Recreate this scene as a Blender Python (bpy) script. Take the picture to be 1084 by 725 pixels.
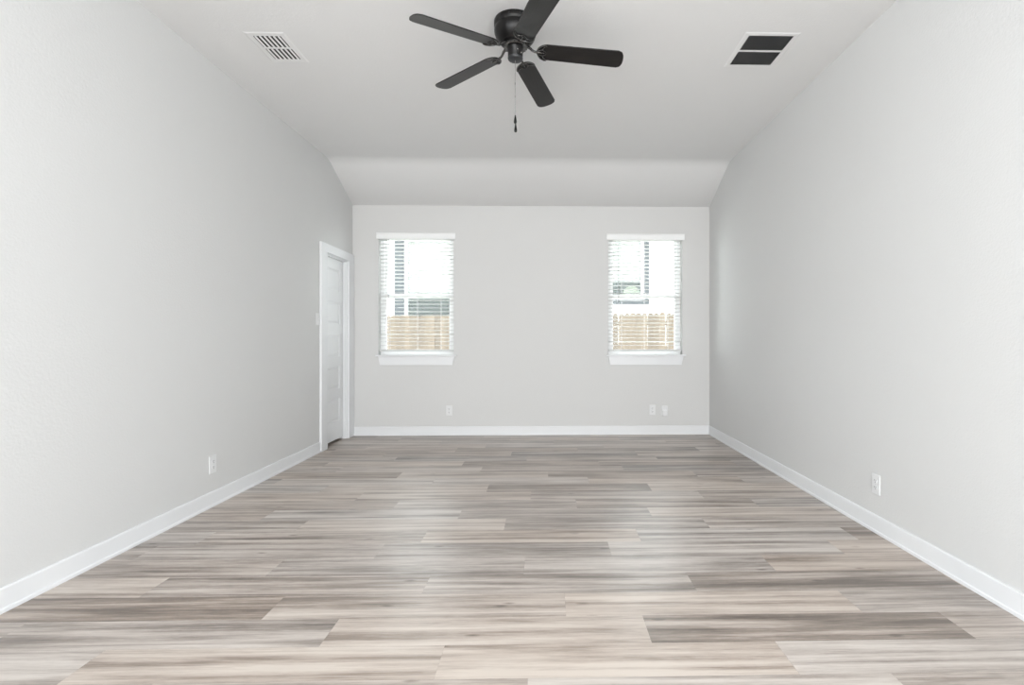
import bpy, bmesh, math, random
from mathutils import Vector, Matrix

random.seed(7)
scene = bpy.context.scene
for o in list(bpy.data.objects):
    bpy.data.objects.remove(o)
COL = scene.collection
PI = math.pi

# ------------------------------------------------------------------ camera
EYE = 1.11                       # height of the lens above the floor
FPX = 540.0                      # focal length in pixels of a 1084 px wide frame
cam_data = bpy.data.cameras.new('camera')
cam = bpy.data.objects.new('camera', cam_data)
COL.objects.link(cam)
cam.location = (0, 0, EYE)
cam.rotation_euler = (PI / 2, 0, -0.0213)
cam_data.sensor_fit = 'HORIZONTAL'
cam_data.sensor_width = 36.0
cam_data.lens = 36.0 * FPX / 1084.0
cam_data.shift_x = (542.0 - 589.75) / 1084.0
cam_data.shift_y = (357.9 - 362.5) / 1084.0
cam_data.clip_start = 0.02
scene.camera = cam

# ------------------------------------------------------------------ sky and exposure
world = bpy.data.worlds.new('overcast_sky')
scene.world = world
world.use_nodes = True
wn = world.node_tree.nodes
wn['Background'].inputs['Color'].default_value = (0.93, 0.97, 1.0, 1)
wn['Background'].inputs['Strength'].default_value = 4.4

scene.view_settings.view_transform = 'Standard'
scene.view_settings.look = 'None'
scene.view_settings.gamma = 1.0
scene.view_settings.use_curve_mapping = False
scene.view_settings.exposure = 1.13

# added fill lights on the unseen walls behind the camera, no openings there
def area_light(name, loc, rot, sx, sy, watts, col):
    l = bpy.data.lights.new(name, 'AREA')
    l.shape = 'RECTANGLE'
    l.size, l.size_y = sx, sy
    l.energy = watts
    l.color = col
    o = bpy.data.objects.new(name, l)
    COL.objects.link(o)
    o.location = loc
    o.rotation_euler = rot
    return o
area_light('front_fill_light', (-0.15, -5.9, 1.5), (PI / 2, 0, 0), 3.6, 2.5, 132.0, (1.0, 0.985, 0.965))
area_light('left_fill_light', (-2.18, -2.2, 1.45), (PI / 2, 0, -PI / 2), 2.6, 2.3, 82.0, (0.875, 0.945, 1.0))
area_light('right_fill_light', (1.86, -2.2, 1.45), (PI / 2, 0, PI / 2), 2.6, 2.3, 82.0, (0.875, 0.945, 1.0))

# ------------------------------------------------------------------ room dimensions
XL, XR = -2.207, 1.889           # side walls
YB = 5.865                       # far wall
YF = -6.0                        # the near end of the room, behind the camera
ZC = 2.931                       # flat ceiling
YBREAK = 5.215                   # where the ceiling starts to slope
ZB = 2.627                       # far wall height
WT = 0.12                        # wall thickness
ZTOP = 3.05

# ------------------------------------------------------------------ helpers
def mat(name):
    m = bpy.data.materials.new(name)
    m.use_nodes = True
    nt = m.node_tree
    return m, nt, nt.nodes['Principled BSDF']

def simple(name, col, rough=0.5, metal=0.0, spec=0.5, bump=None, vary=0.0):
    """plain procedural material; vary = mottling of the colour, bump = (scale, distance)"""
    m, nt, b = mat(name)
    b.inputs['Roughness'].default_value = rough
    b.inputs['Metallic'].default_value = metal
    b.inputs['Specular IOR Level'].default_value = spec
    tc = nt.nodes.new('ShaderNodeTexCoord')
    nz = nt.nodes.new('ShaderNodeTexNoise')
    nz.inputs['Scale'].default_value = 6.0
    nz.inputs['Detail'].default_value = 4.0
    nt.links.new(tc.outputs['Object'], nz.inputs['Vector'])
    mx = nt.nodes.new('ShaderNodeMix')
    mx.data_type = 'RGBA'
    mx.inputs['A'].default_value = tuple(c * (1 - vary) for c in col) + (1,)
    mx.inputs['B'].default_value = tuple(min(1, c * (1 + vary)) for c in col) + (1,)
    nt.links.new(nz.outputs['Fac'], mx.inputs['Factor'])
    nt.links.new(mx.outputs['Result'], b.inputs['Base Color'])
    if bump:
        n2 = nt.nodes.new('ShaderNodeTexNoise')
        n2.inputs['Scale'].default_value = bump[0]
        n2.inputs['Detail'].default_value = 3.0
        n2.inputs['Roughness'].default_value = 0.55
        nt.links.new(tc.outputs['Object'], n2.inputs['Vector'])
        bp = nt.nodes.new('ShaderNodeBump')
        bp.inputs['Strength'].default_value = bump[2] if len(bump) > 2 else 0.3
        bp.inputs['Distance'].default_value = bump[1]
        nt.links.new(n2.outputs['Fac'], bp.inputs['Height'])
        nt.links.new(bp.outputs['Normal'], b.inputs['Normal'])
    return m

def glass_mat(name, refl=0.06, tint=(0.97, 0.99, 0.98)):
    m = bpy.data.materials.new(name)
    m.use_nodes = True
    nt = m.node_tree
    nt.nodes.clear()
    out = nt.nodes.new('ShaderNodeOutputMaterial')
    tr = nt.nodes.new('ShaderNodeBsdfTransparent')
    tr.inputs['Color'].default_value = tint + (1,)
    gl = nt.nodes.new('ShaderNodeBsdfGlossy')
    gl.inputs['Roughness'].default_value = 0.02
    fr = nt.nodes.new('ShaderNodeFresnel')
    fr.inputs['IOR'].default_value = 1.15
    ad = nt.nodes.new('ShaderNodeMath')
    ad.operation = 'ADD'
    ad.use_clamp = True
    ad.inputs[1].default_value = refl
    mx = nt.nodes.new('ShaderNodeMixShader')
    nt.links.new(fr.outputs['Fac'], ad.inputs[0])
    nt.links.new(ad.outputs['Value'], mx.inputs['Fac'])
    nt.links.new(tr.outputs['BSDF'], mx.inputs[1])
    nt.links.new(gl.outputs['BSDF'], mx.inputs[2])
    nt.links.new(mx.outputs['Shader'], out.inputs['Surface'])
    return m

def obj(name, bm, m=None, parent=None, smooth=False, loc=None, rot=None):
    me = bpy.data.meshes.new(name)
    bmesh.ops.recalc_face_normals(bm, faces=bm.faces)
    bm.to_mesh(me)
    bm.free()
    if m:
        me.materials.append(m)
    if smooth:
        for p in me.polygons:
            p.use_smooth = True
        me.set_sharp_from_angle(angle=math.radians(38))
    o = bpy.data.objects.new(name, me)
    COL.objects.link(o)
    if parent:
        o.parent = parent
    if loc:
        o.location = loc
    if rot:
        o.rotation_euler = rot
    return o

def tag(o, label, cat, group=None):
    o['label'] = label
    o['category'] = cat
    if group:
        o['group'] = group
    return o

def thing(name, label, cat, loc=(0, 0, 0), rot=(0, 0, 0), group=None):
    o = bpy.data.objects.new(name, None)
    o.empty_display_size = 0.1
    COL.objects.link(o)
    o.location = loc
    o.rotation_euler = rot
    return tag(o, label, cat, group)

def struct(name, bm, m, parent=None, label=None, smooth=False):
    o = obj(name, bm, m, parent, smooth)
    o['kind'] = 'structure'
    if label:
        o['label'] = label
    return o

def add_box(bm, x0, x1, y0, y1, z0, z1, bev=0.0, seg=2):
    r = bmesh.ops.create_cube(bm, size=1.0)
    vs = r['verts']
    for v in vs:
        v.co = Vector(((x0 + x1) / 2 + v.co.x * (x1 - x0), (y0 + y1) / 2 + v.co.y * (y1 - y0), (z0 + z1) / 2 + v.co.z * (z1 - z0)))
    if bev > 0:
        es = list({e for v in vs for e in v.link_edges})
        bmesh.ops.bevel(bm, geom=es, offset=bev, segments=seg, affect='EDGES', profile=0.5)

def box(*a, **k):
    bm = bmesh.new()
    add_box(bm, *a, **k)
    return bm

def add_prism(bm, pts, axis, a0, a1):
    """extrude a 2-D outline along axis ('x': pts are (y,z); 'y': (x,z); 'z': (x,y))"""
    def co(p, a):
        return {'x': (a, p[0], p[1]), 'y': (p[0], a, p[1]), 'z': (p[0], p[1], a)}[axis]
    A = [bm.verts.new(co(p, a0)) for p in pts]
    B = [bm.verts.new(co(p, a1)) for p in pts]
    n = len(pts)
    bm.faces.new(A)
    bm.faces.new(B[::-1])
    for i in range(n):
        bm.faces.new((A[i], B[i], B[(i + 1) % n], A[(i + 1) % n]))

def add_lathe(bm, prof, n=48, c=(0, 0, 0)):
    """prof: list of (radius, z) from top to bottom; closed at radius 0"""
    rings = []
    for r, z in prof:
        if r < 1e-6:
            rings.append([bm.verts.new((c[0], c[1], c[2] + z))])
        else:
            rings.append([bm.verts.new((c[0] + r * math.cos(2 * PI * i / n), c[1] + r * math.sin(2 * PI * i / n), c[2] + z)) for i in range(n)])
    for a, b in zip(rings, rings[1:]):
        for i in range(n):
            j = (i + 1) % n
            if len(a) == 1 and len(b) == 1:
                continue
            if len(a) == 1:
                bm.faces.new((a[0], b[i], b[j]))
            elif len(b) == 1:
                bm.faces.new((a[i], b[0], a[j]))
            else:
                bm.faces.new((a[i], b[i], b[j], a[j]))

def add_tube(bm, pts, r, n=8, rads=None):
    pts = [Vector(p) for p in pts]
    rings = []
    up = Vector((0.13, 0.27, 0.95))
    for k, p in enumerate(pts):
        t = (pts[min(k + 1, len(pts) - 1)] - pts[max(k - 1, 0)]).normalized()
        u = t.cross(up)
        if u.length < 1e-3:
            u = t.cross(Vector((1, 0, 0)))
        u.normalize()
        w = t.cross(u)
        rr = rads[k] if rads else r
        rings.append([bm.verts.new(p + u * rr * math.cos(2 * PI * i / n) + w * rr * math.sin(2 * PI * i / n)) for i in range(n)])
    for a, b in zip(rings, rings[1:]):
        for i in range(n):
            j = (i + 1) % n
            bm.faces.new((a[i], a[j], b[j], b[i]))
    bm.faces.new(rings[0][::-1])
    bm.faces.new(rings[-1])

def copy_tree(o, parent=None):
    """a copy of a thing with copies of its parts and sub-parts"""
    c = o.copy()
    COL.objects.link(c)
    if parent:
        c.parent = parent
    for ch in list(o.children):
        copy_tree(ch, c)
    return c

# ------------------------------------------------------------------ materials
M_wall = simple('painted_drywall', (0.68, 0.68, 0.675), 0.85, spec=0.2, bump=(95.0, 0.004, 0.28), vary=0.006)
M_ceil = simple('ceiling_paint', (0.80, 0.80, 0.80), 0.9, spec=0.15, bump=(80.0, 0.004, 0.28), vary=0.006)
M_trim = simple('white_trim_enamel', (0.81, 0.82, 0.835), 0.35, spec=0.4, vary=0.01)
M_door = simple('white_door_enamel', (0.84, 0.85, 0.86), 0.4, spec=0.4, vary=0.01)
M_vinyl = simple('white_vinyl', (0.91, 0.92, 0.92), 0.4, vary=0.01)
M_slat = simple('white_faux_wood', (0.66, 0.665, 0.66), 0.45, vary=0.015)
M_cord = simple('white_cord', (0.82, 0.82, 0.81), 0.7)
M_wand = simple('clear_grey_plastic', (0.36, 0.37, 0.38), 0.3)
M_plastic = simple('white_plastic', (0.78, 0.785, 0.79), 0.35, vary=0.01)
M_slot = simple('dark_slot', (0.06, 0.06, 0.06), 0.6)
M_screw = simple('painted_screw', (0.6, 0.6, 0.6), 0.35, metal=0.3)
M_black = simple('black_bronze_metal', (0.006, 0.0055, 0.0055), 0.36, metal=0.0, spec=0.32, vary=0.1)
M_iron = simple('black_blade_iron', (0.11, 0.108, 0.106), 0.25, metal=0.9, vary=0.1)
M_capm = simple('dark_grey_cap', (0.035, 0.037, 0.04), 0.4, metal=0.3)
M_chain = simple('nickel_bead_chain', (0.36, 0.35, 0.34), 0.35, metal=0.8)
M_vent = simple('white_vent_enamel', (0.82, 0.82, 0.82), 0.4, vary=0.01)
M_duct = simple('dark_duct', (0.02, 0.02, 0.02), 0.8)
M_filter = simple('grey_duct_lining', (0.22, 0.21, 0.215), 0.9, vary=0.2)
M_grille = simple('grille_slat_grey', (0.40, 0.40, 0.41), 0.5)
M_glass = glass_mat('window_glass', 0.0)
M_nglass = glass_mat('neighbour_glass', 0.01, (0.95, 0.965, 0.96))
M_siding = simple('white_siding', (0.82, 0.83, 0.83), 0.7, vary=0.02)
M_gtrim = simple('grey_trim_board', (0.050, 0.055, 0.060), 0.7, vary=0.05)
M_nframe = simple('neighbour_white_frame', (0.86, 0.87, 0.87), 0.5)
M_nsky_reflect = simple('pale_sky_reflection', (0.288, 0.292, 0.277), 0.8, vary=0.02)  # brightness of sky mirrored in the neighbour's glass, put into a colour
M_ndark_reflect = simple('dark_reflection_green_grey', (0.072, 0.081, 0.076), 0.9, vary=0.15)  # dark roofline mirrored in the neighbour's glass, put into a colour
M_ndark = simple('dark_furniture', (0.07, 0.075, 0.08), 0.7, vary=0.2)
M_ndome = simple('pale_green_dome', (0.302, 0.317, 0.259), 0.9, vary=0.08)
M_exterior = simple('house_exterior_stucco', (0.62, 0.60, 0.57), 0.85, vary=0.04)

def wood_blade():
    m, nt, b = mat('dark_espresso_wood')
    tc = nt.nodes.new('ShaderNodeTexCoord')
    mp = nt.nodes.new('ShaderNodeMapping')
    mp.inputs['Scale'].default_value = (3, 60, 20)
    nz = nt.nodes.new('ShaderNodeTexNoise')
    nz.inputs['Scale'].default_value = 3.0
    nz.inputs['Detail'].default_value = 6.0
    cr = nt.nodes.new('ShaderNodeValToRGB')
    cr.color_ramp.elements[0].position = 0.3
    cr.color_ramp.elements[0].color = (0.005, 0.0044, 0.0044, 1)
    cr.color_ramp.elements[1].position = 0.75
    cr.color_ramp.elements[1].color = (0.014, 0.0115, 0.011, 1)
    nt.links.new(tc.outputs['Object'], mp.inputs['Vector'])
    nt.links.new(mp.outputs['Vector'], nz.inputs['Vector'])
    nt.links.new(nz.outputs['Fac'], cr.inputs['Fac'])
    nt.links.new(cr.outputs['Color'], b.inputs['Base Color'])
    b.inputs['Roughness'].default_value = 0.36
    b.inputs['Specular IOR Level'].default_value = 0.42
    bp = nt.nodes.new('ShaderNodeBump')
    bp.inputs['Strength'].default_value = 0.15
    bp.inputs['Distance'].default_value = 0.001
    nt.links.new(nz.outputs['Fac'], bp.inputs['Height'])
    nt.links.new(bp.outputs['Normal'], b.inputs['Normal'])
    return m
M_blade = wood_blade()

def fence_wood():
    m, nt, b = mat('cedar_picket_wood')
    tc = nt.nodes.new('ShaderNodeTexCoord')
    mp = nt.nodes.new('ShaderNodeMapping')
    mp.inputs['Scale'].default_value = (14, 14, 1.2)
    nz = nt.nodes.new('ShaderNodeTexNoise')
    nz.inputs['Scale'].default_value = 3.0
    nz.inputs['Detail'].default_value = 6.0
    oi = nt.nodes.new('ShaderNodeObjectInfo')
    cr = nt.nodes.new('ShaderNodeValToRGB')
    cr.color_ramp.elements[0].position = 0.25
    cr.color_ramp.elements[0].color = (0.069, 0.052, 0.038, 1)
    cr.color_ramp.elements[1].position = 0.75
    cr.color_ramp.elements[1].color = (0.133, 0.107, 0.082, 1)
    hs = nt.nodes.new('ShaderNodeHueSaturation')
    ma = nt.nodes.new('ShaderNodeMath')
    ma.operation = 'MULTIPLY_ADD'
    ma.inputs[1].default_value = 0.4
    ma.inputs[2].default_value = 0.8
    nt.links.new(oi.outputs['Random'], ma.inputs[0])
    nt.links.new(ma.outputs['Value'], hs.inputs['Value'])
    nt.links.new(tc.outputs['Object'], mp.inputs['Vector'])
    nt.links.new(mp.outputs['Vector'], nz.inputs['Vector'])
    nt.links.new(nz.outputs['Fac'], cr.inputs['Fac'])
    nt.links.new(cr.outputs['Color'], hs.inputs['Color'])
    nt.links.new(hs.outputs['Color'], b.inputs['Base Color'])
    b.inputs['Roughness'].default_value = 0.8
    return m
M_fence = fence_wood()

def ground_mat():
    m, nt, b = mat('pale_gravel_soil')
    tc = nt.nodes.new('ShaderNodeTexCoord')
    nz = nt.nodes.new('ShaderNodeTexNoise')
    nz.inputs['Scale'].default_value = 1.5
    nz.inputs['Detail'].default_value = 8.0
    cr = nt.nodes.new('ShaderNodeValToRGB')
    cr.color_ramp.elements[0].color = (0.42, 0.41, 0.37, 1)
    cr.color_ramp.elements[1].color = (0.58, 0.56, 0.52, 1)
    nt.links.new(tc.outputs['Object'], nz.inputs['Vector'])
    nt.links.new(nz.outputs['Fac'], cr.inputs['Fac'])
    nt.links.new(cr.outputs['Color'], b.inputs['Base Color'])
    b.inputs['Roughness'].default_value = 0.95
    return m
M_ground = ground_mat()

def floor_mat():
    m, nt, b = mat('grey_oak_vinyl_plank')
    L = nt.links
    def N(t):
        return nt.nodes.new(t)
    uv = N('ShaderNodeUVMap')
    uv.uv_map = 'plank_uv'
    at = N('ShaderNodeAttribute')
    at.attribute_name = 'plank_tone'
    def noise(sx, sy, scale, detail, rough=0.5, dist=0.0):
        mp = N('ShaderNodeMapping')
        mp.inputs['Scale'].default_value = (sx, sy, 1)
        nz = N('ShaderNodeTexNoise')
        nz.noise_dimensions = '2D'
        nz.inputs['Scale'].default_value = scale
        nz.inputs['Detail'].default_value = detail
        nz.inputs['Roughness'].default_value = rough
        nz.inputs['Distortion'].default_value = dist
        L.new(uv.outputs['UV'], mp.inputs['Vector'])
        L.new(mp.outputs['Vector'], nz.inputs['Vector'])
        return nz.outputs['Fac']
    def math_(op, a, b_, c=None):
        n = N('ShaderNodeMath')
        n.operation = op
        for i, v in enumerate((a, b_, c)):
            if v is None:
                continue
            if isinstance(v, (int, float)):
                n.inputs[i].default_value = v
            else:
                L.new(v, n.inputs[i])
        return n.outputs['Value']
    band = noise(0.75, 19.0, 1.0, 3.0, 0.55, 0.3)       # broad bands along the plank
    grain = noise(2.6, 95.0, 1.0, 6.0, 0.7, 0.2)        # fine streaks
    pore = noise(12.0, 190.0, 1.0, 4.0, 0.75)              # hair lines
    cloud = noise(2.2, 5.0, 1.0, 3.0)                    # soft clouding
    v = math_('MULTIPLY_ADD', math_('SUBTRACT', band, 0.5), FB, 0.55)
    v = math_('MULTIPLY_ADD', math_('SUBTRACT', grain, 0.5), 0.55, v)
    v = math_('MULTIPLY_ADD', math_('SUBTRACT', pore, 0.5), 0.50, v)
    v = math_('MULTIPLY_ADD', math_('SUBTRACT', cloud, 0.5), 0.45, v)
    # a few small dark knots
    kmp = N('ShaderNodeMapping')
    kmp.inputs['Scale'].default_value = (2.2, 6.5, 1)
    vor = N('ShaderNodeTexVoronoi')
    vor.voronoi_dimensions = '2D'
    vor.inputs['Scale'].default_value = 1.0
    L.new(uv.outputs['UV'], kmp.inputs['Vector'])
    L.new(kmp.outputs['Vector'], vor.inputs['Vector'])
    ksep = N('ShaderNodeSeparateColor')
    L.new(vor.outputs['Color'], ksep.inputs['Color'])
    kn = math_('MULTIPLY', math_('MAXIMUM', math_('SUBTRACT', 0.075, vor.outputs['Distance']), 0.0), 5.0)
    kn = math_('MULTIPLY', kn, math_('GREATER_THAN', ksep.outputs['Red'], 0.74))
    v = math_('SUBTRACT', v, kn)
    sep = N('ShaderNodeSeparateColor')
    L.new(at.outputs['Color'], sep.inputs['Color'])
    v = math_('ADD', v, math_('SUBTRACT', sep.outputs['Red'], 0.5))
    cr = N('ShaderNodeValToRGB')
    e = cr.color_ramp.elements
    e[0].position = 0.05
    e[0].color = FC[0] + (1,)
    e[1].position = 0.95
    e[1].color = FC[3] + (1,)
    a = e.new(0.35)
    a.color = FC[1] + (1,)
    a = e.new(0.62)
    a.color = FC[2] + (1,)
    L.new(v, cr.inputs['Fac'])
    # some planks lean to warm beige, some to grey
    hs = N('ShaderNodeHueSaturation')
    L.new(math_('MULTIPLY_ADD', sep.outputs['Green'], 0.45, 0.72), hs.inputs['Saturation'])
    L.new(cr.outputs['Color'], hs.inputs['Color'])
    L.new(hs.outputs['Color'], b.inputs['Base Color'])
    rg = math_('MULTIPLY_ADD', grain, 0.10, FR)
    L.new(rg, b.inputs['Roughness'])
    b.inputs['Specular IOR Level'].default_value = 0.85
    bp = N('ShaderNodeBump')
    bp.inputs['Strength'].default_value = 0.25
    bp.inputs['Distance'].default_value = 0.0006
    L.new(grain, bp.inputs['Height'])
    L.new(bp.outputs['Normal'], b.inputs['Normal'])
    return m
FB = 1.5
FR = 0.29
FC = [(0.150, 0.121, 0.101), (0.300, 0.248, 0.210), (0.475, 0.409, 0.360), (0.610, 0.547, 0.490)]
M_floor = floor_mat()

# ------------------------------------------------------------------ floor (laid plank by plank)
ROW = 0.1846
LEN = 1.203
JOINT = {-2: -0.366, -3: -0.06, -1: 0.385, 0: 0.079, 1: 0.662, 2: -0.107, 3: 0.334, 4: 0.519, 5: -0.245, 6: -0.544,
         7: 0.202, 8: -0.107, 9: -0.433, 10: 0.329, 11: 0.015, 12: 0.655, 13: -0.735, 14: -0.18, 15: -0.334, 16: 0.31,
         17: -0.62, 18: 0.08, 19: -0.4, 20: 0.5}
DARK = {(-1, 0.385): 0.30, (-1, -0.827): 0.56, (1, 0.662): 0.27, (0, -1.132 - LEN): 0.27, (0, -1.132): 0.50, (0, 0.079): 0.62, (3, -0.872): 0.36, (3, 0.334): 0.6,
        (9, -0.433): 0.26, (11, 0.015): 0.36, (2, -1.313): 0.42, (5, -0.245): 0.36, (6, -0.544): 0.37, (4, 1.719): 0.20, (12, 0.655): 0.30,
        (13, -0.735): 0.30, (-2, -0.366): 0.64, (-2, 0.85): 0.58, (-2, -1.573): 0.62, (-3, -0.06): 0.6, (1, -0.545): 0.46, (1, -1.753): 0.42,
        (2, -0.107): 0.55, (2, 1.102): 0.50, (7, -1.004): 0.60, (10, -0.874): 0.60, (8, -0.107): 0.55, (15, -0.334): 0.30, (14, 1.023): 0.28,
        (-1, -2.03): 0.47, (2, -2.516): 0.5, (10, 0.329): 0.5, (3, -2.075): 0.55}
SEED = 400
def build_floor():
    bm = bmesh.new()
    uvl = bm.loops.layers.uv.new('plank_uv')
    colr = bm.loops.layers.float_color.new('plank_tone')
    x_lo, x_hi = XL - 0.20, XR
    y0 = 2.128 - ROW / 2
    for r in range(-46, 22):
        ya, yb = y0 + r * ROW, y0 + (r + 1) * ROW
        ya, yb = max(ya, YF), min(yb, YB)
        if yb - ya < 1e-4:
            continue
        rng = random.Random(SEED + r * 17)
        j = JOINT.get(r, rng.uniform(0, LEN))
        x = j - math.ceil((j - x_lo) / LEN) * LEN
        while x < x_hi:
            xa, xb = max(x, x_lo), min(x + LEN, x_hi)
            tone = rng.choice([0.38, 0.46, 0.50, 0.55, 0.60, 0.64]) + rng.uniform(-0.03, 0.03)
            if r >= 14:
                tone -= 0.05
            for (rr, jx), t in DARK.items():
                if rr == r and abs(jx - x) < 0.03:
                    tone = t
            sat = rng.random()
            uo, vo = rng.uniform(0, 60), rng.uniform(0, 60)
            g = 0.0001                                   # hairline between planks
            vs = [bm.verts.new((px, py, 0)) for px, py in ((xa + g, ya + g), (xb - g, ya + g), (xb - g, yb - g), (xa + g, yb - g))]
            f = bm.faces.new(vs)
            for lp in f.loops:
                lp[uvl].uv = (lp.vert.co.x - x + uo, lp.vert.co.y - ya + vo)
                lp[colr] = (tone, sat, 0, 1)
            x += LEN
    o = struct('floor', bm, M_floor)
    return o
floor = build_floor()
struct('floor_subfloor', box(XL - 0.22, XR + WT, YF, YB + WT, -0.16, -0.0015), M_slot)

# ------------------------------------------------------------------ walls and ceiling
def prof_top(y):
    return ZC if y <= YBREAK else ZC + (ZB - ZC) * (y - YBREAK) / (YB - YBREAK)

DO0, DO1, DOZ = 5.145, 5.715, 1.978         # door opening in the left wall
bm = bmesh.new()
add_prism(bm, [(YF, 0), (DO0, 0), (DO0, ZC), (YF, ZC)], 'x', XL - WT, XL)
add_prism(bm, [(DO0, DOZ), (DO1, DOZ), (DO1, prof_top(DO1)), (YBREAK, ZC), (DO0, ZC)], 'x', XL - WT, XL)
add_prism(bm, [(DO1, 0), (YB, 0), (YB, ZB), (DO1, prof_top(DO1))], 'x', XL - WT, XL)
struct('wall_left', bm, M_wall)
bm = bmesh.new()
add_prism(bm, [(YF, 0), (YB, 0), (YB, ZB), (YBREAK, ZC), (YF, ZC)], 'x', XR, XR + WT)
struct('wall_right', bm, M_wall)
struct('wall_front', box(XL - WT, XR + WT, YF - WT, YF, -0.1, ZC), M_wall)

W1 = (-1.915, -1.060, 0.902, 2.300)          # window openings x0, x1, z0, z1
W2 = (0.715, 1.572, 0.902, 2.300)
bm = bmesh.new()
xs = [XL - WT, W1[0], W1[1], W2[0], W2[1], XR + WT]
add_box(bm, xs[0], xs[1], YB, YB + 0.15, 0, ZB)
add_box(bm, xs[2], xs[3], YB, YB + 0.15, 0, ZB)
add_box(bm, xs[4], xs[5], YB, YB + 0.15, 0, ZB)
for w in (W1, W2):
    add_box(bm, w[0], w[1], YB, YB + 0.15, 0, w[2])
    add_box(bm, w[0], w[1], YB, YB + 0.15, w[3], ZB)
bmesh.ops.remove_doubles(bm, verts=bm.verts, dist=1e-5)
struct('wall_back', bm, M_wall)

def ceiling_profile():
    """underside with a softly rounded knee, then the top of the slab"""
    pts = [(YF, ZC)]
    s = (ZB - ZC) / (YB - YBREAK)
    k = 0.09
    for i in range(9):
        t = i / 8.0
        a = Vector((YBREAK - k, ZC))
        b_ = Vector((YBREAK, ZC))
        c = Vector((YBREAK + k, ZC + s * k))
        p = a * (1 - t) ** 2 + b_ * 2 * t * (1 - t) + c * t * t
        pts.append((p.x, p.y))
    pts += [(YB, ZB), (YB + 0.15, ZB), (YB + 0.15, ZB + 0.2), (YBREAK, ZC + 0.2), (YF, ZC + 0.2)]
    return pts
bm = bmesh.new()
add_prism(bm, ceiling_profile(), 'x', XL - WT, XR + WT)
struct('ceiling', bm, M_ceil, smooth=True)

# a dark closet behind the door
bm = bmesh.new()
add_box(bm, XL - 1.1, XL - 1.0, DO0 - 0.2, YB + 0.15, -0.05, 2.3)
add_box(bm, XL - 1.0, XL - WT, DO0 - 0.2, DO0 - 0.1, -0.05, 2.3)
add_box(bm, XL - 1.0, XL - WT, YB + 0.05, YB + 0.15, -0.05, 2.3)
add_box(bm, XL - 1.0, XL - WT, DO0 - 0.1, YB + 0.05, 2.2, 2.3)
add_box(bm, XL - 1.0, XL - 0.22, DO0 - 0.1, YB + 0.05, -0.05, -0.005)
struct('wall_closet', bm, M_exterior)

# baseboards: flat board with eased top and a small shoe moulding
BB = [(0, 0), (0.017, 0), (0.017, 0.008), (0.0165, 0.014), (0.012, 0.017), (0.011, 0.020), (0.011, 0.094), (0.009, 0.0985), (0.005, 0.100), (0, 0.100)]
def base_run(name, x0, y0, x1, y1):
    """run from a to b; the wall is on the left hand, the room on the right"""
    d = Vector((x1 - x0, y1 - y0, 0))
    L_ = d.length
    d.normalize()
    nrm = Vector((d.y, -d.x, 0))
    bm = bmesh.new()
    A, B = [], []
    for o_, z in BB:
        p = Vector((x0, y0, z)) + nrm * o_
        A.append(bm.verts.new(p))
        B.append(bm.verts.new(p + d * L_))
    bm.faces.new(A)
    bm.faces.new(B[::-1])
    for i in range(len(BB)):
        j = (i + 1) % len(BB)
        bm.faces.new((A[i], B[i], B[j], A[j]))
    return struct(name, bm, M_trim)
base_run('baseboard_left', XL, YF, XL, 5.012)
base_run('baseboard_back', XL + 0.02, YB, XR, YB)
base_run('baseboard_right', XR, YB - 0.017, XR, YF)

# ------------------------------------------------------------------ door
CW_T, CT = 0.088, 0.022
bm = bmesh.new()
c0, c1 = 5.012, YB - 0.008
def casing_bar(bm, y0, y1, z0, z1):
    add_box(bm, XL, XL + CT, y0, y1, z0, z1, bev=0.003)
casing_bar(bm, c0, DO0 + 0.004, 0, DOZ - 0.012)
casing_bar(bm, DO1 - 0.004, c1, 0, DOZ - 0.012)
casing_bar(bm, c0, c1, DOZ - 0.012, DOZ - 0.012 + CW_T)
struct('trim_1', bm, M_trim, label='white flat door casing')
bm = bmesh.new()
JT = 0.018
add_box(bm, XL - WT, XL + 0.001, DO0, DO0 + JT, 0, DOZ - JT)
add_box(bm, XL - WT, XL + 0.001, DO1 - JT, DO1, 0, DOZ - JT)
add_box(bm, XL - WT, XL + 0.001, DO0, DO1, DOZ - JT, DOZ)
# stops on the room side of the slab
sx0, sx1 = XL - 0.040, XL - 0.012
add_box(bm, sx0, sx1, DO1 - JT - 0.011, DO1 - JT, 0, DOZ - JT)
add_box(bm, sx0, sx1, DO0 + JT, DO0 + JT + 0.011, 0, DOZ - JT)
add_box(bm, sx0, sx1, DO0 + JT, DO1 - JT, DOZ - JT - 0.011, DOZ - JT)
struct('trim_2', bm, M_trim, label='white door jamb and stops')

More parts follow.
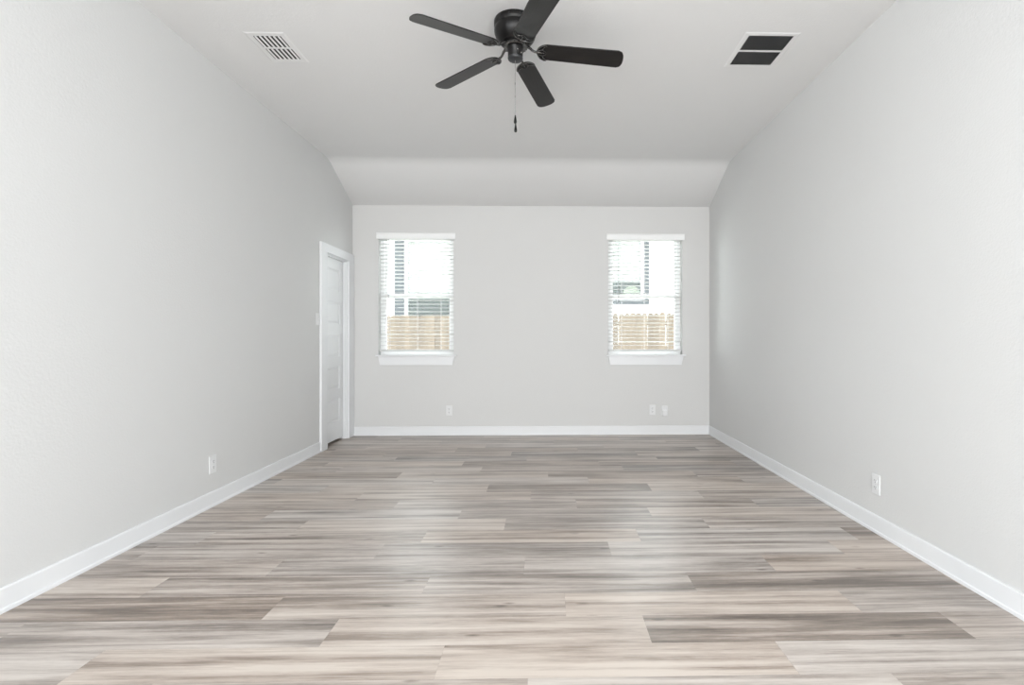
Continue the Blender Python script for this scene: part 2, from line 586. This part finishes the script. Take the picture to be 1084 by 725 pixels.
def door_slab():
    y0, y1 = DO0 + JT + 0.003, DO1 - JT - 0.003
    z0, z1 = 0.026, DOZ - JT - 0.003
    xf, xb = XL - 0.042, XL - 0.077
    bm = bmesh.new()
    add_box(bm, xb, xf - 0.010, y0, y1, z0, z1)                 # core
    st = 0.090
    rows = [0.225 + i * 0.346 for i in range(5)]
    ph = 0.235
    # stiles
    add_box(bm, xf - 0.010, xf, y0, y0 + st, z0, z1)
    add_box(bm, xf - 0.010, xf, y1 - st, y1, z0, z1)
    # rails
    edges = [z0] + [v for r in rows for v in (r, r + ph)] + [z1]
    for a, b_ in zip(edges[0::2], edges[1::2]):
        add_box(bm, xf - 0.010, xf, y0 + st, y1 - st, a, b_)
    # raised fields with sloping sides
    for r in rows:
        py0, py1, pz0, pz1 = y0 + st + 0.012, y1 - st - 0.012, r + 0.012, r + ph - 0.012
        s_ = 0.020
        v = [bm.verts.new(p) for p in ((xf - 0.0098, py0, pz0), (xf - 0.0098, py1, pz0), (xf - 0.0098, py1, pz1), (xf - 0.0098, py0, pz1))]
        w = [bm.verts.new(p) for p in ((xf - 0.003, py0 + s_, pz0 + s_), (xf - 0.003, py1 - s_, pz0 + s_), (xf - 0.003, py1 - s_, pz1 - s_), (xf - 0.003, py0 + s_, pz1 - s_))]
        bm.faces.new(w)
        bm.faces.new(v[::-1])
        for i in range(4):
            bm.faces.new((v[i], v[(i + 1) % 4], w[(i + 1) % 4], w[i]))
    return bm
struct('door_1', door_slab(), M_door, label='white five-panel closed door')

# ------------------------------------------------------------------ windows
def make_window(name, w, glabel):
    x0, x1, z0, z1 = w
    yo = YB + 0.085                           # room face of the vinyl frame
    bm = bmesh.new()
    fw = 0.040
    zs = z0 + 0.016
    add_box(bm, x0, x0 + fw, yo, yo + 0.06, zs, z1, bev=0.003)
    add_box(bm, x1 - fw, x1, yo, yo + 0.06, zs, z1, bev=0.003)
    add_box(bm, x0 + fw, x1 - fw, yo, yo + 0.06, z1 - 0.012, z1, bev=0.003)
    add_box(bm, x0 + fw, x1 - fw, yo, yo + 0.06, zs, zs + 0.02, bev=0.003)
    win = struct(name, bm, M_vinyl)
    sx0, sx1 = x0 + fw, x1 - fw
    zm = 1.597
    sw = 0.026
    def sash(nm, y, za, zb, top, bot):
        bm = bmesh.new()
        add_box(bm, sx0, sx0 + sw, y, y + 0.025, za, zb, bev=0.002)
        add_box(bm, sx1 - sw, sx1, y, y + 0.025, za, zb, bev=0.002)
        add_box(bm, sx0 + sw, sx1 - sw, y, y + 0.025, zb - top, zb, bev=0.002)
        add_box(bm, sx0 + sw, sx1 - sw, y, y + 0.025, za, za + bot, bev=0.002)
        o = obj(nm, bm, M_vinyl, win)
        bm = box(sx0 + sw - 0.004, sx1 - sw + 0.004, y + 0.010, y + 0.014, za + bot - 0.004, zb - top + 0.004)
        p = obj('pane', bm, M_glass, o)
        return o
    sash('upper_sash', yo + 0.030, zm - 0.020, z1 - 0.012, 0.018, 0.030)
    lo = sash('lower_sash', yo + 0.002, zs + 0.02, zm + 0.024, 0.046, 0.026)
    xc = (x0 + x1) / 2
    obj('sash_lock', box(xc - 0.03, xc + 0.03, yo - 0.006, yo + 0.010, zm + 0.022, zm + 0.034, bev=0.003), M_vinyl, win)
    # stool with horns, and apron with returned ends
    bm = bmesh.new()
    add_box(bm, x0 - 0.026, x1 + 0.036, YB - 0.040, YB - 0.0005, z0, z0 + 0.018, bev=0.005)
    add_box(bm, x0, x1, YB - 0.002, yo + 0.01, z0, z0 + 0.016)
    obj('window_sill', bm, M_trim, win)
    bm = bmesh.new()
    add_prism(bm, [(x0 + 0.002, z0), (x1 + 0.010, z0), (x1 - 0.012, z0 - 0.099), (x0 + 0.020, z0 - 0.099)], 'y', YB - 0.018, YB - 0.0005)
    obj('window_apron', bm, M_trim, win)
    return win
make_window('window_1', W1, '')
make_window('window_2', W2, '')

def make_blind(w, label, tilted, wand_x, wand_z, cords):
    x0, x1, z0, z1 = w
    cx = (x0 + x1) / 2
    hw = (x1 - x0) / 2
    t = thing('window_blind', label, 'blind', (cx, YB, z0), group='white horizontal blinds')
    Z = lambda z: z - z0
    ztop = 2.243
    # valance: moulded board standing a little proud of the wall
    bm = bmesh.new()
    add_prism(bm, [(-0.020, Z(ztop)), (-0.009, Z(ztop) - 0.004), (-0.006, Z(ztop)), (-0.006, Z(2.306)), (-0.012, Z(2.310)), (-0.020, Z(2.310)), (-0.024, Z(2.302)), (-0.020, Z(2.292))], 'x', -hw - 0.018, hw + 0.022)
    for sgn in (-1, 1):
        a = -hw - 0.018 if sgn < 0 else hw + 0.010
        add_box(bm, a, a + 0.012, -0.007, -0.0005, Z(ztop), Z(2.308))
    obj('valance', bm, M_vinyl, t)
    bm = bmesh.new()
    add_box(bm, -hw + 0.008, hw - 0.008, 0.006, 0.062, Z(ztop) + 0.004, Z(z1) - 0.002)
    obj('head_rail', bm, M_vinyl, t)
    # slats: about thirty, turned flat, as one part
    bm = bmesh.new()
    pitch = 0.0432
    n = 0
    z = ztop - 0.008
    k = 0
    zbot = 0.972
    while z > zbot + 0.02:
        tilt = math.radians(tilted.get(k, 0.0) + random.uniform(-0.8, 0.8) - 1.5)
        rr = 0.025
        crown = 0.0022
        sec = []
        for u in (-1, -0.5, 0, 0.5, 1):
            sec.append((u * rr, crown * (1 - u * u) + 0.0017))
        for u in (1, 0.5, 0, -0.5, -1):
            sec.append((u * rr, crown * (1 - u * u) - 0.0017))
        pts = [(0.034 + a * math.cos(tilt) - b_ * math.sin(tilt), Z(z) + a * math.sin(tilt) + b_ * math.cos(tilt)) for a, b_ in sec]
        add_prism(bm, pts, 'x', -hw + 0.006, hw - 0.006)
        z -= pitch
        k += 1
    obj('slats', bm, M_slat, t)
    obj('bottom_rail', box(-hw + 0.006, hw - 0.006, 0.010, 0.058, Z(0.958), Z(0.980), bev=0.004), M_slat, t)
    for c in cords:
        bm = bmesh.new()
        for yy in (0.0085, 0.0595):
            add_box(bm, c - cx - 0.0012, c - cx + 0.0012, yy - 0.0008, yy + 0.0008, Z(0.97), Z(ztop) + 0.006)
        obj('ladder_cord', bm, M_cord, t)
    bm = bmesh.new()
    wx = wand_x - cx
    add_tube(bm, [(wx, -0.004, Z(ztop) + 0.004), (wx, -0.005, Z(ztop - 0.03)), (wx - 0.001, -0.006, Z(wand_z) + 0.05), (wx - 0.002, -0.006, Z(wand_z))], 0.004, 6, rads=[0.002, 0.0042, 0.0045, 0.005])
    obj('tilt_wand', bm, M_wand, t)
    return t
make_blind(W1, 'white slatted blind, slats turned open, in the window beside the door', {18: 6, 25: -7}, -1.80, 1.37, (-1.80, -1.48, -1.21))
make_blind(W2, 'white slatted blind, slats turned open, in the window nearer the right wall', {7: -5, 27: -9}, 0.835, 1.39, (0.874, 1.14, 1.413))

# ------------------------------------------------------------------ ceiling fan
FX, FY = -0.178, 2.945
fan = thing('ceiling_fan', 'black five-blade flush-mount ceiling fan with hanging pull chain', 'ceiling fan', (FX, FY, ZC))
bm = bmesh.new()
add_lathe(bm, [(0, 0), (0.120, 0), (0.122, -0.004), (0.122, -0.030), (0.118, -0.036), (0.118, -0.042), (0.121, -0.048), (0.120, -0.068), (0.112, -0.092), (0.096, -0.114), (0.080, -0.128), (0, -0.128)], 64)
mh = obj('motor_housing', bm, M_black, fan, smooth=True)
for k in range(4):
    a = math.radians(-110 + 28 * k - 20)
    bm = bmesh.new()
    add_lathe(bm, [(0, 0.004), (0.003, 0.003), (0.004, 0), (0, 0)], 10)
    s = obj('screw', bm, M_capm, mh, smooth=True, loc=(0.1215 * math.cos(a), 0.1215 * math.sin(a), -0.016))
    s.rotation_euler = Vector((math.cos(a), math.sin(a), 0)).to_track_quat('Z', 'Y').to_euler()
# vented flywheel
bm = bmesh.new()
add_lathe(bm, [(0, -0.126), (0.066, -0.126), (0.068, -0.131), (0.068, -0.146), (0.062, -0.151), (0, -0.151)], 48)
for k in range(20):
    a = 2 * PI * k / 20
    r0 = 0.067
    p = Vector((r0 * math.cos(a), r0 * math.sin(a), 0))
    add_tube(bm, [(p.x, p.y, -0.130), (p.x, p.y, -0.148)], 0.0035, 5)
obj('flywheel', bm, M_iron, fan, smooth=True)
bm = bmesh.new()
add_lathe(bm, [(0, -0.146), (0.046, -0.146), (0.046, -0.153), (0.043, -0.157), (0.043, -0.200), (0.041, -0.205), (0, -0.205)], 40)
sh = obj('switch_housing', bm, M_black, fan, smooth=True)
bm = bmesh.new()
add_lathe(bm, [(0, -0.205), (0.043, -0.205), (0.044, -0.210), (0.041, -0.217), (0.030, -0.222), (0.010, -0.224), (0, -0.224)], 40)
obj('end_cap', bm, M_capm, sh, smooth=True)
for k, a in enumerate((-70, -35, 20, 110)):
    a = math.radians(a)
    bm = bmesh.new()
    add_lathe(bm, [(0, 0.003), (0.003, 0.002), (0.004, 0), (0, 0)], 10)
    s = obj('screw', bm, M_chain, sh, smooth=True, loc=(0.043 * math.cos(a), 0.043 * math.sin(a), -0.176 - 0.012 * (k % 2)))
    s.rotation_euler = Vector((math.cos(a), math.sin(a), 0)).to_track_quat('Z', 'Y').to_euler()

BZ = -0.157                     # blade plane below the ceiling
R0, R1 = 0.128, 0.625
def blade_mesh():
    pts = []
    def hw(x):
        return 0.056 + (x - R0) / (R1 - R0) * 0.009
    # root: half ellipse
    for i in range(13):
        a = PI / 2 + PI * i / 12
        pts.append((R0 + 0.055 + 0.055 * math.cos(a), hw(R0 + 0.055) * math.sin(a)))
    # far end: shallow arc with rounded corners
    w = hw(R1)
    tip = []
    for i in range(15):
        u = -1 + 2 * i / 14
        tip.append((R1 - 0.022 * abs(u) ** 2.6 - (0.012 if abs(u) > 0.99 else 0), w * u * (0.985 if abs(u) > 0.99 else 1)))
    pts += tip
    bm = bmesh.new()
    add_prism(bm, pts, 'z', -0.003, 0.003)
    es = [e for e in bm.edges if abs(e.verts[0].co.z - e.verts[1].co.z) < 1e-6]
    bmesh.ops.bevel(bm, geom=es, offset=0.0014, segments=1, affect='EDGES')
    return bm
def arm_mesh():
    """iron: curved arm from the flywheel plus a scrolled crescent under the blade root (blade frame, before the pitch)"""
    bm = bmesh.new()
    add_tube(bm, [(0.062, 0, 0.024), (0.074, 0, 0.022), (0.086, 0, 0.015), (0.097, 0, 0.004), (0.110, 0, -0.003), (0.126, 0, -0.005), (0.142, 0, -0.006)], 0.006, 10, rads=[0.007, 0.008, 0.0075, 0.007, 0.0065, 0.0065, 0.006])
    z = -0.0058
    rim = []
    for i in range(15):
        a = PI * 0.52 + (PI * 0.96) * i / 14
        rim.append((R0 + 0.055 + 0.056 * math.cos(a), 0.0575 * math.sin(a), z))
    add_tube(bm, rim, 0.004, 8, rads=[0.002] + [0.0045] * 13 + [0.002])
    for s in (-1, 1):
        # inner scrolls
        add_tube(bm, [(0.186, 0.052 * s, z), (0.170, 0.045 * s, z), (0.160, 0.032 * s, z), (0.163, 0.019 * s, z), (0.174, 0.012 * s, z), (0.180, 0.004 * s, z)], 0.0035, 8, rads=[0.002, 0.003, 0.0038, 0.0038, 0.003, 0.002])
        add_tube(bm, [(0.134, 0.012 * s, z), (0.147, 0.020 * s, z), (0.160, 0.022 * s, z), (0.163, 0.030 * s, z)], 0.0035, 8)
        add_lathe(bm, [(0, 0.001), (0.005, 0.0), (0.005, -0.002), (0.003, -0.004), (0, -0.0045)], 10, c=(0.160, 0.030 * s, z - 0.002))
    add_tube(bm, [(0.134, 0, z), (0.150, 0, z), (0.166, 0, z)], 0.004, 8)
    add_lathe(bm, [(0, 0.001), (0.005, 0.0), (0.005, -0.002), (0.003, -0.004), (0, -0.0045)], 10, c=(0.152, 0, z - 0.002))
    return bm
PITCH = math.radians(-12.5)
DROOP = math.radians(4.5)
blade = obj('blade', blade_mesh(), M_blade, fan, smooth=True)
arm = obj('blade_arm', arm_mesh(), M_iron, blade, smooth=True)
angles = [0.6, 72.6, 144.6, 216.6, 288.6]
blades = [blade] + [copy_tree(blade, fan) for _ in range(4)]
for b_, a in zip(blades, angles):
    b_.matrix_local = Matrix.Translation((0, 0, BZ)) @ Matrix.Rotation(math.radians(a), 4, 'Z') @ Matrix.Rotation(DROOP, 4, 'Y') @ Matrix.Rotation(PITCH, 4, 'X')

bm = bmesh.new()
zt, zb = -0.222, -0.537
n = 74
for i in range(n):
    z = zt + (zb - zt) * i / (n - 1)
    bmesh.ops.create_icosphere(bm, subdivisions=1, radius=0.0021, matrix=Matrix.Translation((0, -0.006, z)))
add_tube(bm, [(0, -0.006, zt + 0.008), (0, -0.006, zb)], 0.0009, 5)
for z in (-0.352, -0.425):
    add_tube(bm, [(0, -0.006, z), (0, -0.006, z - 0.010)], 0.0032, 8)
chain = obj('pull_chain', bm, M_chain, fan, smooth=True)
for i, (z, dx) in enumerate(((-0.537, 0.0), (-0.587, 0.002))):
    bm = bmesh.new()
    add_lathe(bm, [(0, 0), (0.0035, -0.002), (0.0045, -0.012), (0.0075, -0.030), (0.0088, -0.040), (0.007, -0.048), (0, -0.051)], 14)
    obj('pull_fob', bm, M_black, chain, smooth=True, loc=(dx, -0.006, z))

# ------------------------------------------------------------------ ceiling vents
def make_vent(x, y, wx, wy, rim, nslat, label, slat_m, back_m, slat_w, bank_gap, tilt):
    t = thing('ceiling_vent', label, 'air vent', (x, y, ZC))
    bm = bmesh.new()
    hx, hy = wx / 2, wy / 2
    ix, iy = hx - rim, hy - rim
    th = 0.004
    # stamped face frame with a sloping outer lip
    outer0 = [(-hx, -hy, -0.001), (hx, -hy, -0.001), (hx, hy, -0.001), (-hx, hy, -0.001)]
    outer1 = [(-hx + 0.010, -hy + 0.010, -th), (hx - 0.010, -hy + 0.010, -th), (hx - 0.010, hy - 0.010, -th), (-hx + 0.010, hy - 0.010, -th)]
    inner1 = [(-ix, -iy, -th), (ix, -iy, -th), (ix, iy, -th), (-ix, iy, -th)]
    inner0 = [(-ix, -iy, -0.001), (ix, -iy, -0.001), (ix, iy, -0.001), (-ix, iy, -0.001)]
    rings = [[bm.verts.new(p) for p in r] for r in (outer0, outer1, inner1, inner0)]
    for a, b_ in zip(rings, rings[1:] + rings[:1]):
        for i in range(4):
            bm.faces.new((a[i], a[(i + 1) % 4], b_[(i + 1) % 4], b_[i]))
    add_box(bm, -ix, ix, -bank_gap / 2, bank_gap / 2, -th, -0.002)
    obj('frame', bm, M_vent, t)
    obj('backing', box(-ix, ix, -iy, iy, -0.0016, -0.0006), back_m, t)
    bm = bmesh.new()
    for sgn in (-1, 1):
        y0, y1 = (bank_gap / 2, iy) if sgn > 0 else (-iy, -bank_gap / 2)
        for k in range(nslat):
            xx = -ix + (k + 0.5) * 2 * ix / nslat
            w = slat_w / 2
            dx, dz = w * math.cos(tilt), w * math.sin(tilt)
            zc = -0.0042
            tk = 0.0005
            add_prism(bm, [(xx - dx, zc - dz - tk), (xx + dx, zc + dz - tk), (xx + dx, zc + dz + tk), (xx - dx, zc - dz + tk)], 'y', y0, y1)
    obj('louvres', bm, slat_m, t)
    if bank_gap > 0.012:
        pass
    return t
make_vent(-1.682, 3.234, 0.242, 0.334, 0.038, 6, 'small white ceiling register with two rows of slots, left of the fan', M_vent, M_duct, 0.0105, 0.016, math.radians(32))
make_vent(1.355, 3.203, 0.336, 0.392, 0.032, 30, 'larger ceiling return grille with two dark fine-slatted panels, right of the fan', M_grille, M_duct, 0.0042, 0.018, math.radians(50))

# ------------------------------------------------------------------ outlets, switch, plates
def plate_mesh(w=0.070, h=0.115, d=0.006):
    bm = bmesh.new()
    add_box(bm, -w / 2, w / 2, -d, 0, -h / 2, h / 2, bev=0.003)
    return bm
def screw_on(parent, z):
    bm = bmesh.new()
    add_lathe(bm, [(0, 0.0012), (0.0026, 0.0008), (0.003, 0), (0, 0)], 10)
    return obj('screw', bm, M_screw, parent, smooth=True, loc=(0, -0.006, z), rot=(PI / 2, 0, 0))
def make_outlet(label, loc, rz):
    t = thing('electrical_outlet', label, 'outlet', loc, (0, 0, rz), group='white duplex wall outlets')
    obj('faceplate', plate_mesh(), M_plastic, t)
    for z in (-0.0195, 0.0195):
        bm = bmesh.new()
        n = 20
        pts = []
        for i in range(n):
            a = 2 * PI * i / n
            pts.append((0.0172 * math.cos(a), max(-0.0115, min(0.0115, 0.0165 * math.sin(a))) + z))
        pts2 = [p for i, p in enumerate(pts) if p != pts[i - 1]]
        add_prism(bm, pts2, 'y', -0.0085, -0.005)
        r = obj('receptacle', bm, M_plastic, t)
        for sx, hh in ((-0.0062, 0.0085), (0.0062, 0.0070)):
            obj('slot', box(sx - 0.0013, sx + 0.0013, -0.0088, -0.0080, z + 0.0035 - hh / 2, z + 0.0035 + hh / 2), M_slot, r)
        bm = bmesh.new()
        add_lathe(bm, [(0, 0.0005), (0.0026, 0.0005), (0.0026, 0), (0, 0)], 10)
        obj('slot', bm, M_slot, r, loc=(0, -0.0083, z - 0.0068), rot=(PI / 2, 0, 0))
    screw_on(t, 0)
    return t
out0 = make_outlet('white duplex outlet low on the far wall, below the left window', (-1.111, YB, 0.282), 0)
for lab, loc, rz in (('white duplex outlet low on the far wall, below the right window', (1.224, YB, 0.282), 0),
                     ('white duplex outlet low on the left side wall', (XL, 3.42, 0.276), PI / 2),
                     ('white duplex outlet low on the right side wall', (XR, 2.878, 0.275), -PI / 2)):
    c = copy_tree(out0)
    c.location = loc
    c.rotation_euler = (0, 0, rz)
    c['label'] = lab
t = thing('cable_wall_plate', 'small white cover box on a wall plate near the right corner of the far wall', 'wall plate', (1.367, YB, 0.272))
obj('faceplate', plate_mesh(0.070, 0.115), M_plastic, t)
obj('cover_box', box(-0.030, 0.030, -0.030, -0.005, -0.056, 0.010, bev=0.006), M_plastic, t)
screw_on(t, 0.045)
t = thing('light_switch', 'white toggle light switch beside the door casing', 'light switch', (XL, 4.970, 1.294), (0, 0, PI / 2))
obj('faceplate', plate_mesh(), M_plastic, t)
obj('toggle_frame', box(-0.0055, 0.0055, -0.0068, -0.005, -0.0125, 0.0125), M_screw, t)
bm = bmesh.new()
add_prism(bm, [(-0.006, -0.009), (-0.018, 0.006), (-0.016, 0.010), (-0.006, 0.006)], 'x', -0.004, 0.004)
obj('toggle', bm, M_plastic, t)
screw_on(t, 0.030)
screw_on(t, -0.030)

# ------------------------------------------------------------------ outside
GZ = -0.14
bm = bmesh.new()
v = [bm.verts.new(p) for p in ((-40, -40, GZ - 0.03), (40, -40, GZ - 0.03), (40, 40, GZ - 0.03), (-40, 40, GZ - 0.03))]
bm.faces.new(v)
struct('ground', bm, M_ground)

fa, fb = Vector((4.9, 11.63, 0)), Vector((-5.4, 13.95, 0))
fdir = (fb - fa).normalized()
flen = (fb - fa).length
fence = thing('picket_fence', 'tan dog-eared wooden picket fence seen through both windows', 'fence', (fa.x, fa.y, GZ - 0.03), (0, 0, math.atan2(fdir.y, fdir.x)))
ZF = 1.715 - (GZ - 0.03)
rng = random.Random(5)
PW = 0.140
def picket_mesh(h):
    bm = bmesh.new()
    w = PW / 2
    c = 0.045
    add_prism(bm, [(-w, 0.02), (w, 0.02), (w, h - c), (w - c * 0.9, h), (-w + c * 0.9, h), (-w, h - c)], 'y', -0.009, 0.009)
    return bm
variants = []
npick = int(flen / (PW + 0.0004))
for i in range(npick):
    h = ZF + rng.uniform(-0.012, 0.012)
    # the house is on the +y side of the run (it goes right to left)
    p = obj('picket', picket_mesh(h), M_fence, fence, loc=((i + 0.5) * (PW + 0.0004), 0, 0), rot=(0, rng.uniform(-0.004, 0.004), 0))
for z in (0.35, 1.05, ZF - 0.25):
    obj('rail', box(0, flen, -0.050, -0.010, z - 0.045, z + 0.045), M_fence, fence)
for k in range(5):
    x = 0.3 + k * 2.44
    obj('post', box(x - 0.045, x + 0.045, -0.140, -0.051, 0, ZF - 0.05), M_fence, fence)

# the house next door
NY = 15.5
hs = thing('neighbouring_house', 'white-sided house with grey-trimmed windows beyond the fence', 'house', (0, NY, GZ - 0.03))
hz = lambda z: z - (GZ - 0.03)
NW1 = (-4.20, -2.25, 1.55, 4.05)       # glass areas of its two windows
NW2 = (1.05, 2.90, 2.375, 4.10)
HX0, HX1, HZ1 = -9.0, 8.0, 4.6
def wall_with_holes(holes):
    bm = bmesh.new()
    xs = [HX0] + [v for h in holes for v in (h[0] - 0.09, h[1] + 0.09)] + [HX1]
    for a, b_ in zip(xs[0::2], xs[1::2]):
        add_box(bm, a, b_, 0, 0.15, 0, hz(HZ1))
    for h in holes:
        add_box(bm, h[0] - 0.09, h[1] + 0.09, 0, 0.15, 0, hz(h[2] - 0.09))
        add_box(bm, h[0] - 0.09, h[1] + 0.09, 0, 0.15, hz(h[3] + 0.09), hz(HZ1))
    return bm
obj('siding_wall', wall_with_holes((NW1, NW2)), M_siding, hs)
obj('roof_eave', box(HX0 - 0.4, HX1 + 0.4, -0.5, 0.3, hz(HZ1), hz(HZ1) + 0.2), M_gtrim, hs)
struct('wall_dark_reflection', box(HX0, HX1, NY + 2.4, NY + 2.5, GZ, HZ1), M_ndark_reflect)  # added dark panel, imitates the roofline reflected low in the panes
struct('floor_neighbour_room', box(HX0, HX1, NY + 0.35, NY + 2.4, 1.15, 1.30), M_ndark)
def nwindow(h, sky_reflect_z, board):
    bm = bmesh.new()
    f_ = 0.088
    a = h[2] - f_
    add_box(bm, h[0] - f_, h[0], 0.03, 0.12, hz(a), hz(h[3] + f_))
    add_box(bm, h[1], h[1] + f_, 0.03, 0.12, hz(a), hz(h[3] + f_))
    add_box(bm, h[0], h[1], 0.03, 0.12, hz(a), hz(h[2]))
    add_box(bm, h[0], h[1], 0.03, 0.12, hz(h[3]), hz(h[3] + f_))
    w = obj('window', bm, M_nframe, hs)
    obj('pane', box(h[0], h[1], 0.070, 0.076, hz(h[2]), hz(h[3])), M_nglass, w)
    obj('sky_reflection', box(h[0] + 0.01, h[1] - 0.01, 0.13, 0.135, hz(sky_reflect_z), hz(h[3])), M_nsky_reflect, w)  # pale sheet behind the pane imitates reflected sky
    bm = bmesh.new()
    bw = board
    o0, o1, oz0, oz1 = h[0] - f_ - bw[0], h[1] + f_ + bw[1], h[2] - f_ - bw[2], h[3] + f_ + 0.15
    add_box(bm, o0, h[0] - f_, -0.02, 0.03, hz(oz0), hz(oz1))
    add_box(bm, h[1] + f_, o1, -0.02, 0.03, hz(oz0), hz(oz1))
    add_box(bm, h[0] - f_, h[1] + f_, -0.02, 0.03, hz(oz0), hz(h[2] - f_))
    add_box(bm, h[0] - f_, h[1] + f_, -0.02, 0.03, hz(h[3] + f_), hz(oz1))
    obj('window_trim', bm, M_gtrim, w)
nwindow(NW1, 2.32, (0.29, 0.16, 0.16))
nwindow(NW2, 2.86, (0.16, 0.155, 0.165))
# made-up chair shape, standing in for a rounded form in the glass
t = thing('dome_stand_in', 'made-up pale green chair shape standing in for a dome in the glass next door', 'stand-in shape', (2.72, NY + 0.75, 1.30))
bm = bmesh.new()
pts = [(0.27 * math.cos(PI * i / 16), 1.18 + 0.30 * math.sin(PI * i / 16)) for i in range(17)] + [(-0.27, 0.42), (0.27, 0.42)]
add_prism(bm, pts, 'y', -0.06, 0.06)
obj('backrest', bm, M_ndome, t)
obj('seat', box(-0.27, 0.27, 0.06, 0.56, 0.38, 0.50, bev=0.03), M_ndome, t)
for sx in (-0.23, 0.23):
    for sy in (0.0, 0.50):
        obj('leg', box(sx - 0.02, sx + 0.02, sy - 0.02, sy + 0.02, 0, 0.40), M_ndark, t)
